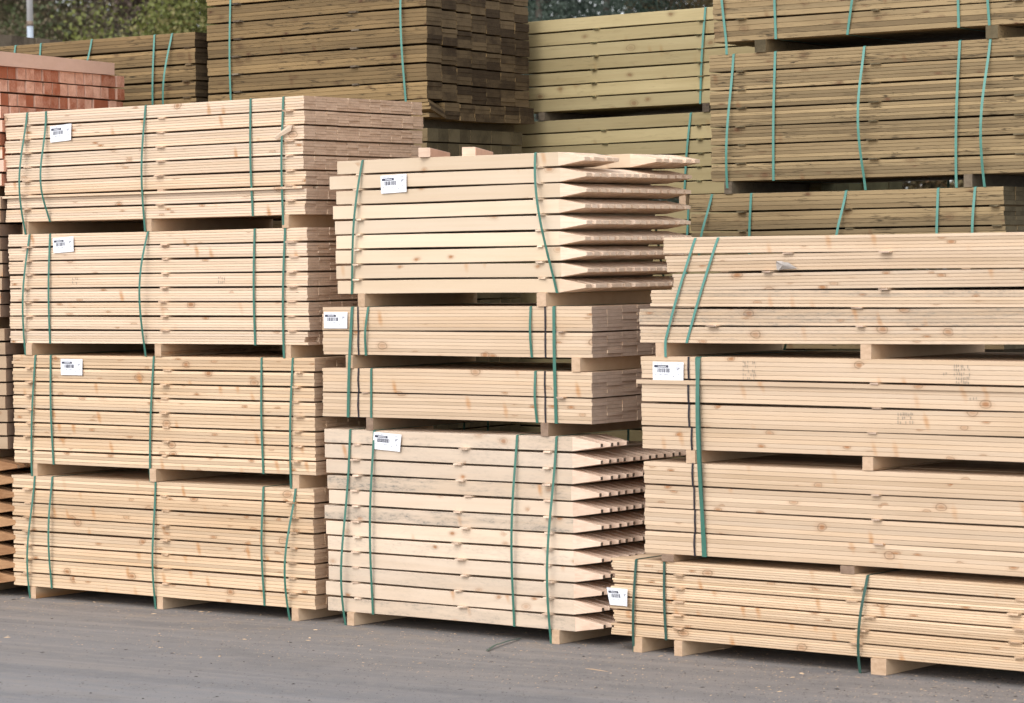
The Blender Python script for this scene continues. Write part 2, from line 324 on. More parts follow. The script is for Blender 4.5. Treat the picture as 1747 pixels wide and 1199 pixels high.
# ------------------------------------------------------------------ a strapped pack of timber
def pack(label, fr, xl, xr, ytop, ybot, layers, nb, cols, cw, mat='pine', below=None, gap=.0095, bearers=(), bw=.05,
         laths=(), straps=(), bands=(), depth_off=0.0, group=None, name='timber_pack', cat='timber pack', zt=None, zb=None,
         ulen=None, u0=None, taper=0.0, jit=.004, ljit=.006, indiv=100, stains=None, odd=None, sag=None, skip=None, layer_u=None, pair=1,
         strapmat=None, sw=.015, mixmats=None, bow=0.0, bearer_mat=None, lath_w=.055, lath_mat=None, cgap=.0012, ch=.0017, tipw=.30, wav=.0015, lathj=.012):
    F = fr
    zt = F.uz(*ytop)[1] if zt is None else zt
    zb = F.uz(*ybot)[1] if zb is None else zb
    uL = (F.u_at(xl, (zt + zb) / 2) if xl is not None else None) if u0 is None else u0
    uR = uL + ulen if ulen else F.u_at(xr, (zt + zb) / 2)
    if uL is None: uL = uR - abs(ulen)
    zr = below if below is not None else 0.0
    hb = zb - zr
    Lx, H = uR - uL, zt - zb
    root = bpy.data.objects.new(name, None); COL.objects.link(root); root.empty_display_size = .2
    p = F.org + F.U * uL + F.V * depth_off
    root.location = (p.x, p.y, zr); root.rotation_euler = (0, 0, -F.yaw)
    tag(root, label, cat, group)
    mats = MAT[mat]
    if taper and len(mats) == 2: mats = (mats[0], mats[1], mats[1])
    rp = R.random(); LH = (H + gap) / layers; th = (LH - gap) / nb
    D = cols * cw
    rest = MB(); nrest = 0; cnt = 0
    todo = []
    for i in range(layers):
        rl = R.random(); lu = R.uniform(-ljit, ljit); lph = R.uniform(0, 6.28)
        lr = R.uniform(-ljit, ljit)
        if layer_u: lu += layer_u[i][0]; 
        rbs = [R.random() for _ in range(cols * nb)]
        for j in range(nb):
            for c in range(cols):
                if skip and skip(i, j, c): continue
                rb = rbs[c * nb + (j // pair) * pair]
                z = hb + i * LH + th * (j + .5)
                y = (c + .5) * cw
                x0 = lu + R.uniform(-jit, jit); x1 = Lx + lr + R.uniform(-jit, jit)
                dy = R.uniform(-.0009, .0008); dz = 0
                tw = 0
                if odd and (i, j, c) in odd:
                    o_ = odd[(i, j, c)]; x0 += o_[0]; x1 += o_[1]; dy += o_[2]; dz += o_[3] if len(o_) > 3 else 0
                if sag: dz += sag(y, i)
                st = stains.get(i, 0.0) if stains else 0.0
                if isinstance(st, dict): st = st.get(j, 0.0)
                todo.append((c, -i, dict(x0=x0, x1=x1, yc=y + dy, zc=z + dz, wy=cw - cgap, hz=th - .0009, rnd=(rb, rl, rp), stain=st * (1 if c == 0 else .3), taper=taper, ph=lph + R.uniform(-.06, .06), bow=bow, tipw=tipw, ch=ch)))
    todo.sort(key=lambda q: (q[0], q[1]))
    for k, (c, i, a) in enumerate(todo):
        if k < indiv:
            mb = MB(); board(mb, seg=5 if c == 0 else 2, wav=wav * R.uniform(.92, 1.08), **a); mb.build('stake' if taper else 'board', mats, root)
        else:
            board(rest, seg=1, **a); nrest += 1
    if nrest:
        o = rest.build('stake' if taper else 'board', mats, root); tag(o, kind='stuff')
    bm_ = MAT[bearer_mat or 'yellow']
    for b in bearers:      # long square timbers under the pack, running into the depth
        xb, bwid = (b if isinstance(b, tuple) else (b, bw))
        u = F.u_at(xb, zr + hb / 2) - uL
        mb = MB(); rn = (R.random(), R.random(), R.random())
        yo = R.uniform(-.012, .004)
        rr = []
        for yy in (yo, D + .01):
            c = .002
            rr.append([(u + c, yy, 0.001), (u + bwid - c, yy, 0.001), (u + bwid, yy, c), (u + bwid, yy, hb - c), (u + bwid - c, yy, hb - .0005), (u + c, yy, hb - .0005), (u, yy, hb - c), (u, yy, c)])
        mb.prism(rr, 0, 1, rn)
        mb.build('bearer', bm_, root)
    for l in laths:        # thin spacer laths between the layers; ends stick out of the front
        for i in range(1, layers):
            xx = l if not callable(l) else l(i)
            if xx is None: continue
            if isinstance(xx, tuple): xx, pr = xx
            else: pr = 1.0
            z1 = hb + i * LH
            u = F.u_at(xx, zr + z1) - uL + R.uniform(-lathj, lathj)
            mb = MB(); e = -R.uniform(.006, .028) * pr
            w_ = lath_w * R.uniform(.8, 1.15); dzz = R.uniform(-.001, .001)
            dzs = sag(0, i) if sag else 0
            r1 = [(u, e, z1 - gap + dzs), (u + w_, e + R.uniform(-.008, .008), z1 - gap + dzs), (u + w_, e, z1 + dzs), (u, e + R.uniform(-.006, .006), z1 + dzs)]
            sk = R.uniform(-.03, .03)
            r2 = [(q[0] + sk, D - .02, q[2] + ((sag(D, i) - dzs) if sag else 0)) for q in r1]
            mb.prism([r1, r2], 0, 1, (R.random(), R.random(), rp))
            mb.build('spacer_lath', MAT[lath_mat or mat], root)
    sm = strapmat or M_STRAP
    # straps: (x_top, x_bottom, bulge, wraps_bearer[, peak position 0..1])
    for s_ in straps:
        xt, xb, bul, wr = s_[:4]; pk = s_[4] if len(s_) > 4 else .5
        sww = s_[5] if len(s_) > 5 else sw
        ut = F.u_at(xt, zt) - uL; ub = F.u_at(xb, zb) - uL
        top = hb + H + .0015; y0 = -.0035
        path = [(ut, D * .5, top + .001), (ut, .05, top + .0005), (ut, .004, top), (ut, y0, top - .004)]
        N = 14
        zlow = .0 if wr else hb - .002
        zspan = top - .004 - zlow
        for k in range(1, N + 1):
            t = k / N
            z = top - .004 - zspan * t
            tt = min(1.0, (top - z) / (top - hb))
            q = t ** (math.log(.5) / math.log(pk))
            path.append((ut + (ub - ut) * tt, y0 - bul * math.sin(math.pi * q) ** 1.2, z if k < N else zlow))
        path += [(ub, .02, zlow - .0), (ub, D * .5, zlow), (ub, D + .003, zlow), (ut, D + .003, top), ]
        ribbon(path, sww).build('strap', sm, root)
    for (xb, i0, i1) in bands:      # narrow black bands round groups of layers
        u = F.u_at(xb, zt) - uL
        z0 = hb + i0 * LH - .001; z1 = hb + (i1 + 1) * LH - gap + .001
        path = [(u, D * .5, z1), (u, -.002, z1), (u + R.uniform(-.004, .004), -.0045, (z0 + z1) / 2), (u, -.002, z0), (u, D * .5, z0), (u, D + .002, z0), (u, D + .002, z1)]
        ribbon(path, .011).build('band', M_BAND, root)
    root['_uL'] = uL; root['_zr'] = zr
    del root['_uL'], root['_zr']
    INFO[root.name] = dict(F=F, uL=uL, zr=zr, hb=hb, H=H, D=D, L=Lx, zt=zt, zb=zb)
    return root
INFO = {}

def text_mesh(s, size):
    c = bpy.data.curves.new('t', 'FONT'); c.body = s; c.size = size; c.extrude = 0
    o = bpy.data.objects.new('t', c); COL.objects.link(o)
    dg = bpy.context.evaluated_depsgraph_get(); dg.update()
    me = bpy.data.meshes.new_from_object(o.evaluated_get(dg))
    bpy.data.objects.remove(o); return me
def paper_label(root, x0, y0, x1, y1, txt, tilt=0.0, curl=.006, skew=0.0):
    """printed sheet stapled to the front of a pack: dark header bar with pale lettering, barcode, size line, scribbled mark"""
    I = INFO[root.name]; F = I['F']
    ua, za = F.uz(x0, y0); ub, zb_ = F.uz(x1, y1)
    wd, ht = ub - ua, za - zb_
    ox, oz = ua - I['uL'], zb_ - I['zr']
    ct, st = math.cos(tilt), math.sin(tilt)
    def P(a, b, lift=0.0):       # a,b in 0..1
        x = (a - .5) * wd; z = (b - .5) * ht
        x += skew * (.5 - b) * ht
        xx = x * ct - z * st + wd / 2; zz = x * st + z * ct + ht / 2
        cu = curl * (max(0, a - .55) / .45) ** 2 * (1.2 - b) + .0015 * math.sin(6 * a + 3 * b)
        return (ox + xx, -.0065 - cu - lift, oz + zz)
    mb = MB(); NX, NZ = 10, 6
    vs = [P(i / NX, k / NZ) for k in range(NZ + 1) for i in range(NX + 1)]
    vs += [(v[0], v[1] + .0004, v[2]) for v in vs]
    n = (NX + 1) * (NZ + 1); fs = []
    for k in range(NZ):
        for i in range(NX):
            a = k * (NX + 1) + i
            fs.append((a, a + 1, a + NX + 2, a + NX + 1)); fs.append((n + a, n + a + NX + 1, n + a + NX + 2, n + a + 1))
    mb.add(vs, fs); lab = mb.build('paper_label', M_PAPER, root, smooth=False)
    def rects(nm, rs, mat, lift):
        m2 = MB()
        for (a0, b0, a1, b1) in rs:
            k = max(1, int((a1 - a0) * 10))
            for q in range(k):
                c0, c1 = a0 + (a1 - a0) * q / k, a0 + (a1 - a0) * (q + 1) / k
                m2.add([P(c0, b0, lift), P(c1, b0, lift), P(c1, b1, lift), P(c0, b1, lift)], [(0, 1, 2, 3)])
        return m2.build(nm, mat, lab)
    rects('header_bar', [(.05, .70, .50, .83)], M_INK, .0008)
    hb_ = []; a = .17
    while a < .42:
        wv = R.uniform(.012, .022); hb_.append((a, .74, a + wv, .74 + R.uniform(.04, .055))); a += wv + .008
    rects('header_lettering', hb_, M_PAPER, .0013)
    bars = []; a = .15
    while a < .56:
        wv = R.choice((.008, .012, .02, .03)); bars.append((a, .44, a + wv, .66)); a += wv + R.choice((.008, .012, .02))
    rects('barcode', bars, M_INK, .0008)
    sc = [(.78, .60, .80, .74), (.80, .62, .84, .65), (.83, .64, .86, .72), (.85, .68, .90, .71), (.79, .56, .82, .58)]
    rects('handwritten_mark', sc, M_INKG, .0008)
    rects('small_print', [(.08, .88, .2, .90), (.24, .88, .34, .90), (.76, .86, .88, .88), (.64, .22, .68, .26), (.84, .3, .86, .42)], M_INKG, .0008)
    me = text_mesh(txt, 1.0)
    xs = [v.co.x for v in me.vertices]; x1_, x0_ = max(xs), min(xs)
    for v in me.vertices:
        a = .07 + .42 * (v.co.x - x0_) / (x1_ - x0_); b = .30 + .10 * v.co.y
        v.co = P(a, b, .0008)
    me.materials.clear(); me.materials.append(M_INKG)
    o = bpy.data.objects.new('size_lettering', me); COL.objects.link(o); o.parent = lab
    return lab

# ------------------------------------------------------------------ ground and setting
oA, oB, oC = ground(57.6, 1021), ground(600, 1067), ground(1082, 1112)
FA, FB, FC = Frame(oA, 37.2), Frame(oB, 38.5), Frame(oC, 39.5)
FD, FE, FG, FK = Frame(oA, 36.5, 1.5), Frame(oA, 35.0, 1.5), Frame(oA, 34.0, 1.5), Frame(oA, 39.5, 2.8)
FF, FH = Frame(oA, 28.0, 0.0), Frame(oA, 28.0, 3.2)

def asphalt():
    m, nt, bs = newmat('dusty_asphalt'); L = nt.links
    tc = node(nt, 'ShaderNodeTexCoord').outputs['Object']
    # axis along the row of stacks so that dust streaks run with it
    rot = node(nt, 'ShaderNodeVectorRotate', rotation_type='Z_AXIS'); L.new(tc, rot.inputs['Vector']); rot.inputs['Angle'].default_value = rad(33)
    v = rot.outputs[0]
    sp = node(nt, 'ShaderNodeSeparateXYZ'); L.new(v, sp.inputs[0])
    big = noise(nt, vm(nt, 'MULTIPLY', v, (.35, 1.1, 1)), 1.0, 4, .6).outputs['Fac']
    streak = noise(nt, vm(nt, 'MULTIPLY', v, (.22, 5.0, 1)), 1.0, 5, .62, .4).outputs['Fac']
    streak2 = noise(nt, vm(nt, 'MULTIPLY', v, (.5, 11.0, 1)), 1.0, 4, .6, .6).outputs['Fac']
    fine = noise(nt, tc, 260.0, 3, .7).outputs['Fac']
    grit = noise(nt, tc, 55.0, 5, .75).outputs['Fac']
    # near-the-stacks dust: depends on distance to the row line
    rowy = (Vector((math.cos(rad(33)) * oA.x - math.sin(rad(33)) * oA.y, math.sin(rad(33)) * oA.x + math.cos(rad(33)) * oA.y, 0))).y
    dd = mth(nt, 'SUBTRACT', rowy, sp.outputs[1])
    dn = mth(nt, 'ADD', dd, mth(nt, 'MULTIPLY', mth(nt, 'SUBTRACT', big, .5), 3.5))
    near = rng(nt, dn, -.2, 3.6, 1, 0)
    col = mixc(nt, rng(nt, big, .35, .65), (0.185, 0.185, 0.196), (0.215, 0.21, 0.215))
    col = mixc(nt, near, col, (0.182, 0.165, 0.155))
    col = mixc(nt, mth(nt, 'MULTIPLY', rng(nt, streak, .44, .70), .42), col, (0.31, 0.27, 0.24))
    col = mixc(nt, mth(nt, 'MULTIPLY', rng(nt, streak2, .50, .70), .32), col, (0.30, 0.275, 0.26))
    col = mixc(nt, mth(nt, 'MULTIPLY', rng(nt, streak, .30, .45, 1, 0), .4), col, (0.13, 0.128, 0.135))
    mott = noise(nt, tc, 9.0, 6, .72).outputs['Fac']; m2 = noise(nt, vm(nt, 'MULTIPLY', v, (1.2, 2.2, 1)), 1.0, 5, .7).outputs['Fac']
    col = mixc(nt, mth(nt, 'MULTIPLY', rng(nt, mott, .48, .68), .40), col, (0.27, 0.24, 0.215))
    col = mixc(nt, mth(nt, 'MULTIPLY', rng(nt, m2, .50, .66), .35), col, (0.115, 0.112, 0.115))
    col = mixc(nt, mth(nt, 'MULTIPLY', rng(nt, fine, .50, .66), .5), col, (0.33, 0.32, 0.31))
    col = mixc(nt, mth(nt, 'MULTIPLY', rng(nt, grit, .30, .44, 1, 0), .5), col, (0.10, 0.095, 0.09))
    saw_ = noise(nt, vm(nt, 'MULTIPLY', v, (3.0, 6.0, 1)), 1.0, 6, .75).outputs['Fac']
    foot = rng(nt, mth(nt, 'ADD', dd, mth(nt, 'MULTIPLY', mth(nt, 'SUBTRACT', mott, .5), 1.2)), .0, 1.1, 1, 0)
    col = mixc(nt, mth(nt, 'MULTIPLY', mth(nt, 'MULTIPLY', rng(nt, saw_, .50, .66), foot), .6), col, (0.33, 0.26, 0.185))
    L.new(col, bs.inputs['Base Color']); bs.inputs['Roughness'].default_value = .85; bs.inputs['Specular IOR Level'].default_value = .3
    bp = node(nt, 'ShaderNodeBump'); bp.inputs['Strength'].default_value = .5; bp.inputs['Distance'].default_value = .004
    L.new(mth(nt, 'ADD', fine, grit), bp.inputs['Height']); L.new(bp.outputs[0], bs.inputs['Normal'])
    return m
mb = MB(); S = 600
mb.add([(-S, -S, 0), (S, -S, 0), (S, S, 0), (-S, S, 0)], [(0, 1, 2, 3)])
tag(mb.build('ground', asphalt()), 'dusty grey asphalt yard with pale tyre streaks', 'ground', kind='structure')

# ------------------------------------------------------------------ FRONT ROW, left stack (four packs of boards)
GA = 'packs of fresh pine boards in the left stack'
A = {}
zA = [FA.uz(*q)[1] for q in ((300, 1020.3), (300, 801), (300, 587), (300, 371.5))]
tA = [FA.uz(*q)[1] for q in ((300, 823.5), (300, 608.5), (300, 393.5), (300, 176.3))]
A[4] = pack('bottom pack of fresh pine boards in the left stack, resting on the asphalt', FA, 22, 536.3, (0, 0), (0, 0), 8, 4, 11, .0955, 'yellow', 0, zt=tA[0], zb=zA[0],
            bearers=(52, 267, 499), laths=(44, 277, 495), group=GA,
            straps=((60, 52, .035, True, .6), (90, 89, .03, False), (266, 266, .025, True, .6), (450, 452, .02, False), (505, 495, .06, True, .55)))
A[3] = pack('yellowish board pack with a white label, third from the top of the left stack', FA, 23, 537, (0, 0), (0, 0), 8, 4, 11, .0955, 'yellow', tA[0], zt=tA[1], zb=zA[1],
            bearers=(54, 257, 499), laths=(46, 278, 503), group=GA,
            straps=((61, 55, .012, True), (87, 92, .01, False), (263, 257, .01, True), (447, 450, .01, False), (500, 497, .012, True)), odd={(7, 1, 0): (-.01, 0, -.004)})
A[2] = pack('palest board pack with a white label, second from the top of the left stack', FA, 16.5, 525.5, (0, 0), (0, 0), 8, 5, 11, .0955, 'pine', tA[1], zt=tA[2], zb=zA[2],
            bearers=(46, 266, 484), laths=(43, 276, 493), group=GA, odd={(0, 1, 0): (0, -.03, 0), (0, 2, 0): (-.01, -.02, 0)},
            straps=((51, 44, .035, True), (86, 86, .012, False), (253, 249, .06, True, .45), (435, 436, .01, False), (487, 485, .012, True)))
A[1] = pack('top pack of the left stack, one long board sticking out of its face', FA, 9, 519, (0, 0), (0, 0), 8, 5, 11, .0955, 'pine', tA[2], zt=tA[3], zb=zA[3],
            bearers=(38, 247, 482), laths=(42, 270, 490), group=GA, odd={(1, 4, 0): (-.06, -.01, -.02), (0, 4, 0): (0, 0, .004)}, ljit=.013,
            straps=((47, 44, .055, True, .55), (79, 86, .065, False, .62), (249, 248, .03, True), (428, 432, .01, False), (484, 484, .015, True)))
paper_label(A[3], 105, 612, 143, 640, '22 x 100 x 2400', .0)
paper_label(A[2], 92, 405, 128, 430, '19 x 100 x 2400', .05)
paper_label(A[1], 87, 214, 124, 240, '19 x 100 x 2400', .05, skew=-.06)

# ------------------------------------------------------------------ FRONT ROW, middle stack
b4b, b4t = FB.uz(557, 1040.5)[1], FB.uz(553, 731.5)[1]
zB = dict(b3b=FB.uz(780, 716.5)[1], b3t=FB.uz(780, 631)[1], b2b=FB.uz(780, 607.5)[1], b2t=FB.uz(780, 523)[1], b1b=FB.uz(770, 500)[1], b1t=FB.uz(750, 267.5)[1])
offs4 = [.003, .003, 0, .02, .015, .005, -.02, .025, .02, .015, .02, -.01]
B4 = pack('tall pack of pointed stakes with two mould-grey rows, at the bottom of the middle stack', FB, 556, 1022, (0, 0), (0, 0), 12, 1, 14, .0705, 'stake', 0, zt=b4t, zb=b4b,
          bearers=(594, 943), laths=(603, lambda i: (772 + (i * 37) % 23, 1.0), 931), taper=.165, jit=.010, ljit=.008, cgap=.004, layer_u=[(o * .6,) for o in offs4],
          straps=((598, 590, .045, True, .7), (639, 637, .03, False), (883, 878, .035, False), (950, 941, .05, True, .6)), stains={8: 1.0, 6: .95, 11: .55, 0: .55, 10: .3, 9: .25, 5: .2, 4: .35, 3: .15, 2: .3, 1: .2},
          skip=lambda i, j, c: (i == 11 and c > 3), name='stake_pack', cat='stake pack', strapmat=M_STRAP, lath_w=.05)
paper_label(B4, 638, 738, 686, 769, '75 x 75 x 1650', -.05, skew=-.05)

def double_pack(label, fr, xl, xr, specs, below, **k):
    pass
B3 = pack('two-tier pack of thin boards under shared green straps, halfway up the middle stack', FB, 551, 1010, (0, 0), (0, 0), 2, 7, 8, .132, 'plank', b4t, zt=zB['b3t'], zb=zB['b3b'],
          bearers=(625, 924), bearer_mat='tan', laths=(lambda i: 620, 955), indiv=48, ljit=.003, gap=.007, ch=.001,
          straps=((634, 634, .0, False), (914, 917, .012, False)), bands=((611, 0, 0), (612, 1, 1), (930, 0, 0), (930, 1, 1)))
# its upper tier belongs to the same strapped unit, so its parts hang under the same root
B2 = pack('x', FB, 551, 1009.6, (0, 0), (0, 0), 2, 7, 8, .132, 'plank', zB['b3t'], zt=zB['b2t'], zb=zB['b2b'],
          bearers=(592, (977, .055)), laths=(955,), indiv=48, ljit=.003, gap=.007, ch=.001, odd={(0, 3, 3): (0, .0, 0)},
          straps=((629, 625, .015, False), (906, 908, .01, False)), bands=((611, 0, 0), (611, 1, 1), (930, 0, 0), (930, 1, 1)))
paper_label(B2, 554, 532, 595, 560, '16 x 150 x 1800', .0)
dz = B2.location.z - B3.location.z
def merge_into(upper, lower):
    d = lower.matrix_basis.inverted() @ upper.matrix_basis
    rests = None
    for ch in list(upper.children):
        ch.parent = lower; ch.matrix_basis = d @ ch.matrix_basis
    INFO[upper.name]['gone'] = 1
    bpy.data.objects.remove(upper)
I2, I3 = INFO[B2.name], INFO[B3.name]
def long_strap(root, I_top, I_bot, xt, xb, bul, width, pk=.5, mat=M_STRAP):
    F = I_bot['F']; top = I_top['zt'] - I_bot['zr'] + .0018; bot = I_bot['hb'] - .002
    ut = F.u_at(xt, I_top['zt']) - I_bot['uL']; ub = F.u_at(xb, I_bot['zb']) - I_bot['uL']; D = I_bot['D'] + .004
    path = [(ut, D * .5, top), (ut, .05, top), (ut, .004, top - .0003), (ut, -.005, top - .004)]
    N = 16
    for k in range(1, N + 1):
        t = k / N; q = t ** (math.log(.5) / math.log(pk))
        path.append((ut + (ub - ut) * t, -.006 - bul * math.sin(math.pi * q) ** 1.2, top - .004 + (bot - top + .004) * t))
    path += [(ub, .02, bot), (ub, D * .5, bot), (ub, D, bot), (ut, D, top)]
    ribbon(path, width).build('strap', mat, root)
merge_into(B2, B3)
long_strap(B3, I2, I3, 602, 595, .006, .02)
long_strap(B3, I2, I3, 946, 950, .004, .02)

offs1 = [0.02, .005, .005, .0, -.01, -.015, .01, -.035, .03]
def skip1(i, j, c): return i == 8 and c in (5, 6, 7)
odd1 = {(8, 0, c): (.04, .052, 0) for c in range(8, 14)}
for c in range(5): odd1[(8, 0, c)] = (0, -.006 * c, 0)
B1 = pack('pack of pale pointed stakes on top of the middle stack, points to the right', FB, 572, 998, (0, 0), (0, 0), 9, 1, 14, .069, 'wedge', zB['b2t'], zt=zB['b1t'], zb=zB['b1b'],
          bearers=(611, (918, .06)), laths=(607, 917), taper=.165, tipw=.72, jit=.009, ljit=.004, cgap=.0015, layer_u=[(o * .8,) for o in offs1],
          straps=((619, 601, .03, False, .45), (914, 951, .05, False, .4)), skip=skip1, odd=odd1, name='stake_pack', cat='stake pack', lath_w=.045, indiv=100)
paper_label(B1, 651, 299, 696, 328, '75 x 75 x 1650', .03)

# ------------------------------------------------------------------ FRONT ROW, right stack
c4b = (FC.uz(1041, 1077)[1] + FC.uz(1747, 1151)[1]) / 2; c4t = FC.uz(1400, 976)[1]
zc = dict(c3b=FC.uz(1400, 962)[1], c3t=FC.uz(1400, 799.5)[1], c2b=FC.uz(1400, 776)[1], c2t=FC.uz(1400, 612)[1], c1b=FC.uz(1400, 586)[1], c1t=FC.uz(1400, 401)[1])
c4lu = [(.0,), (.008,), (-.004,), (.01,), (.02,), (.0,)]
C4 = pack('ragged-ended pack of thin boards lowest in the right stack, near the asphalt', FC, 1043, None, (0, 0), (0, 0), 6, 5, 11, .1, 'yellow', 0, zt=c4t, zb=c4b, ulen=3.6,
          bearers=((1082, .055), (1151, .05), (1487, .085)), laths=(1152, lambda i: (1440 + (i * 53) % 42, 1.3), lambda i: (1722 + (i * 31) % 20, 1.0)), jit=.016, ljit=.01, layer_u=c4lu, gap=.008,
          straps=((1086, 1082, .012, True), (1134, 1137, .008, False), (1481, 1468, .035, True)), strapmat=M_STRAPD, stains={3: .15})
paper_label(C4, 1039, 1002, 1076, 1034, '19 x 38 x 3600', .0, curl=.03, skew=.22)
C3 = pack('two-tier pack of long boards with wide green strap, halfway up the right stack', FC, 1100, None, (0, 0), (0, 0), 4, 5, 8, .132, 'plank', c4t, zt=zc['c3t'], zb=zc['c3b'], ulen=3.6,
          bearers=((1130, .075), (1434, .08)), bearer_mat='tan', laths=(lambda i: (1490, .7),), indiv=30, ljit=.006, jit=.005, gap=.007, wav=.0028, ch=.0013, bands=((1184, 0, 0), (1185, 1, 1), (1184, 2, 2), (1182, 3, 3)))
C2 = pack('x', FC, 1094, None, (0, 0), (0, 0), 4, 5, 8, .132, 'plank', zc['c3t'], zt=zc['c2t'], zb=zc['c2b'], ulen=3.6,
          bearers=((1171, .055), (1472, .06)), laths=(lambda i: (1485, .7),), indiv=30, ljit=.004, gap=.008, odd={(2, 4, 0): (-.02, 0, -.012)}, wav=.0028, ch=.0013, bands=((1179, 0, 0), (1175, 1, 1), (1174, 2, 2), (1175, 3, 3)), stains={3: .12})
paper_label(C2, 1115, 617, 1168, 650, '22 x 100 x 3600', -.01, curl=.003)
IC2, IC3 = INFO[C2.name], INFO[C3.name]
merge_into(C2, C3)
long_strap(C3, IC2, IC3, 1190, 1202, .004, .022)
long_strap(C3, IC2, IC3, 1193, 1204, .028, .022, .4)
c1lu = [(.0,), (.0,), (.075,), (.21,), (.165,), (.16,)]
C1 = pack('untidy top pack of the right stack with stepped left ends and slanting straps', FC, 1091, None, (0, 0), (0, 0), 6, 5, 8, .132, 'plank', zc['c2t'], zt=zc['c1t'], zb=zc['c1b'], ulen=3.6,
          bearers=((1118, .055), (1468, .06)), laths=(lambda i: {1: 1210, 2: 1457, 3: None, 4: 1303, 5: 1337}.get(i), lambda i: {1: 1462, 2: None, 3: 1500, 4: None, 5: 1505}.get(i)), indiv=100,
          layer_u=c1lu, ljit=.004, jit=.007, gap=.007, straps=((1187, 1136, .012, True), (1226, 1172, .008, False)), strapmat=M_STRAPL, stains={1: .7, 0: .3, 2: {3: .6, 4: .7}, 3: .15}, wav=.004)

M_STAMP = plain('faded_ink', (.30, .25, .20), .8, .2)
def stamp(root, px, py, wpx, rows, off=0.0):
    I = INFO[root.name]; F = I['F']; mb = MB()
    for r_ in range(rows):
        x = 0.0
        while x < wpx:
            ua, za = F.uz(px + x, py + r_ * 7 + R.uniform(-1, 1)); hgt = R.uniform(.008, .016)
            if R.random() < .8:
                mb.box(ua - I['uL'], ua - I['uL'] + .0035, -.0034, -.003, za - I['zr'] - hgt, za - I['zr'])
            x += R.uniform(2.5, 5)
    mb.build('ink_stamp', M_STAMP, root)
for (px_, py_, w_, r_) in ((1268, 616, 22, 5), (1628, 622, 26, 5), (1532, 704, 26, 3), (1655, 678, 12, 1), (1610, 635, 6, 1)):
    stamp(C3, px_, py_, w_, r_)
stamp(A[2], 124, 473, 8, 2); stamp(A[2], 373, 472, 14, 2); stamp(A[1], 97, 332, 38, 1)

# ------------------------------------------------------------------ FAR LEFT stack (end grain towards us)
GF = 'packs at the left edge showing their end grain'
f1t, f1b = FF.uz(3, 112)[1], FF.uz(3, 316)[1]
f2t, f2b = FF.uz(3, 336)[1], FF.uz(3, 541)[1]
f3t, f3b = FF.uz(3, 561)[1], FF.uz(3, 766)[1]
f4t, f4b = FF.uz(3, 784)[1], .075
F4 = pack('orange pointed stakes under the far left stack, only their points in view', FF, None, 0, (0, 0), (0, 0), 9, 1, 15, .084, 'orange', 0, zt=f4t, zb=f4b, u0=-2.65, ulen=2.52, taper=.165,
          bearers=(-420, -60), indiv=100, name='stake_pack', cat='stake pack', cgap=.004, jit=.01)
F3 = pack('lowest pack of brownish battens in the far left stack, above the orange stake points', FF, None, 0, (0, 0), (0, 0), 9, 1, 12, .105, 'tan', f4t, zt=f3t, zb=f3b, u0=-2.65, ulen=2.47, bearers=(-380, -40), bearer_mat='tan', indiv=100, group=GF, jit=.008)
F2 = pack('middle pack of brownish battens in the far left stack, below the reddish one', FF, None, 0, (0, 0), (0, 0), 9, 1, 12, .105, 'tan', f3t, zt=f2t, zb=f2b, u0=-2.65, ulen=2.45, bearers=(-380, -40), bearer_mat='tan', indiv=100, group=GF, jit=.008)
F1 = pack('reddish pack of upright battens at the left edge with a pink plank along its top', FF, None, 0, (0, 0), (0, 0), 9, 1, 15, .0855, 'pink', f2t, zt=f1t, zb=f1b, u0=-2.65, ulen=2.47, bearers=(-380, -40), bearer_mat='tan', indiv=100, group=GF, jit=.009, cgap=.009)
# plank along the top of it, lying across the batten ends
mb = MB(); zt_ = .001
rr = []
I = INFO[F1.name]
mb.prism([[(0, -.3, 0), (.05, -.3, 0), (.05, -.3, .088), (0, -.3, .088)], [(0, 1.16, .001), (.05, 1.16, .001), (.05, 1.16, .078), (0, 1.16, .078)]], 0, 1, (.3, .2, .5))
pl = mb.build('plank', MAT['pink'])
p = FF.org + FF.U * (-.215); pl.location = (p.x, p.y, f1t + .001); pl.rotation_euler = (0, 0, -FF.yaw)
tag(pl, 'pale pink plank on edge along the top of the reddish battens', 'plank')

# ------------------------------------------------------------------ BACK ROW
def lower_stack(label, fr, xl, ulen, ztop, n, mat, layers, nb, cols, cw, group, u0=None, strap_x=(), bx=(), words=None, sh=.0, ljit=.006):
    """packs that carry the visible ones, down to the ground"""
    h = (ztop - .0) / n
    z = 0.0; out = []
    for i in range(n):
        zt = z + h; zb = z + .085
        out.append(pack(words[i], fr, xl, None, (0, 0), (0, 0), layers, nb, cols, cw, mat, z, zt=zt, zb=zb, ulen=ulen, u0=u0, bearers=bx, group=group, indiv=min(100, layers * nb), bearer_mat='grey', strapmat=M_STRAPL,
                 straps=tuple((x, x - 4, .01, False) for x in strap_x), ljit=ljit))
        z = zt
    return out
ords = ['lowest', 'second lowest', 'third up', 'fourth up', 'fifth up']
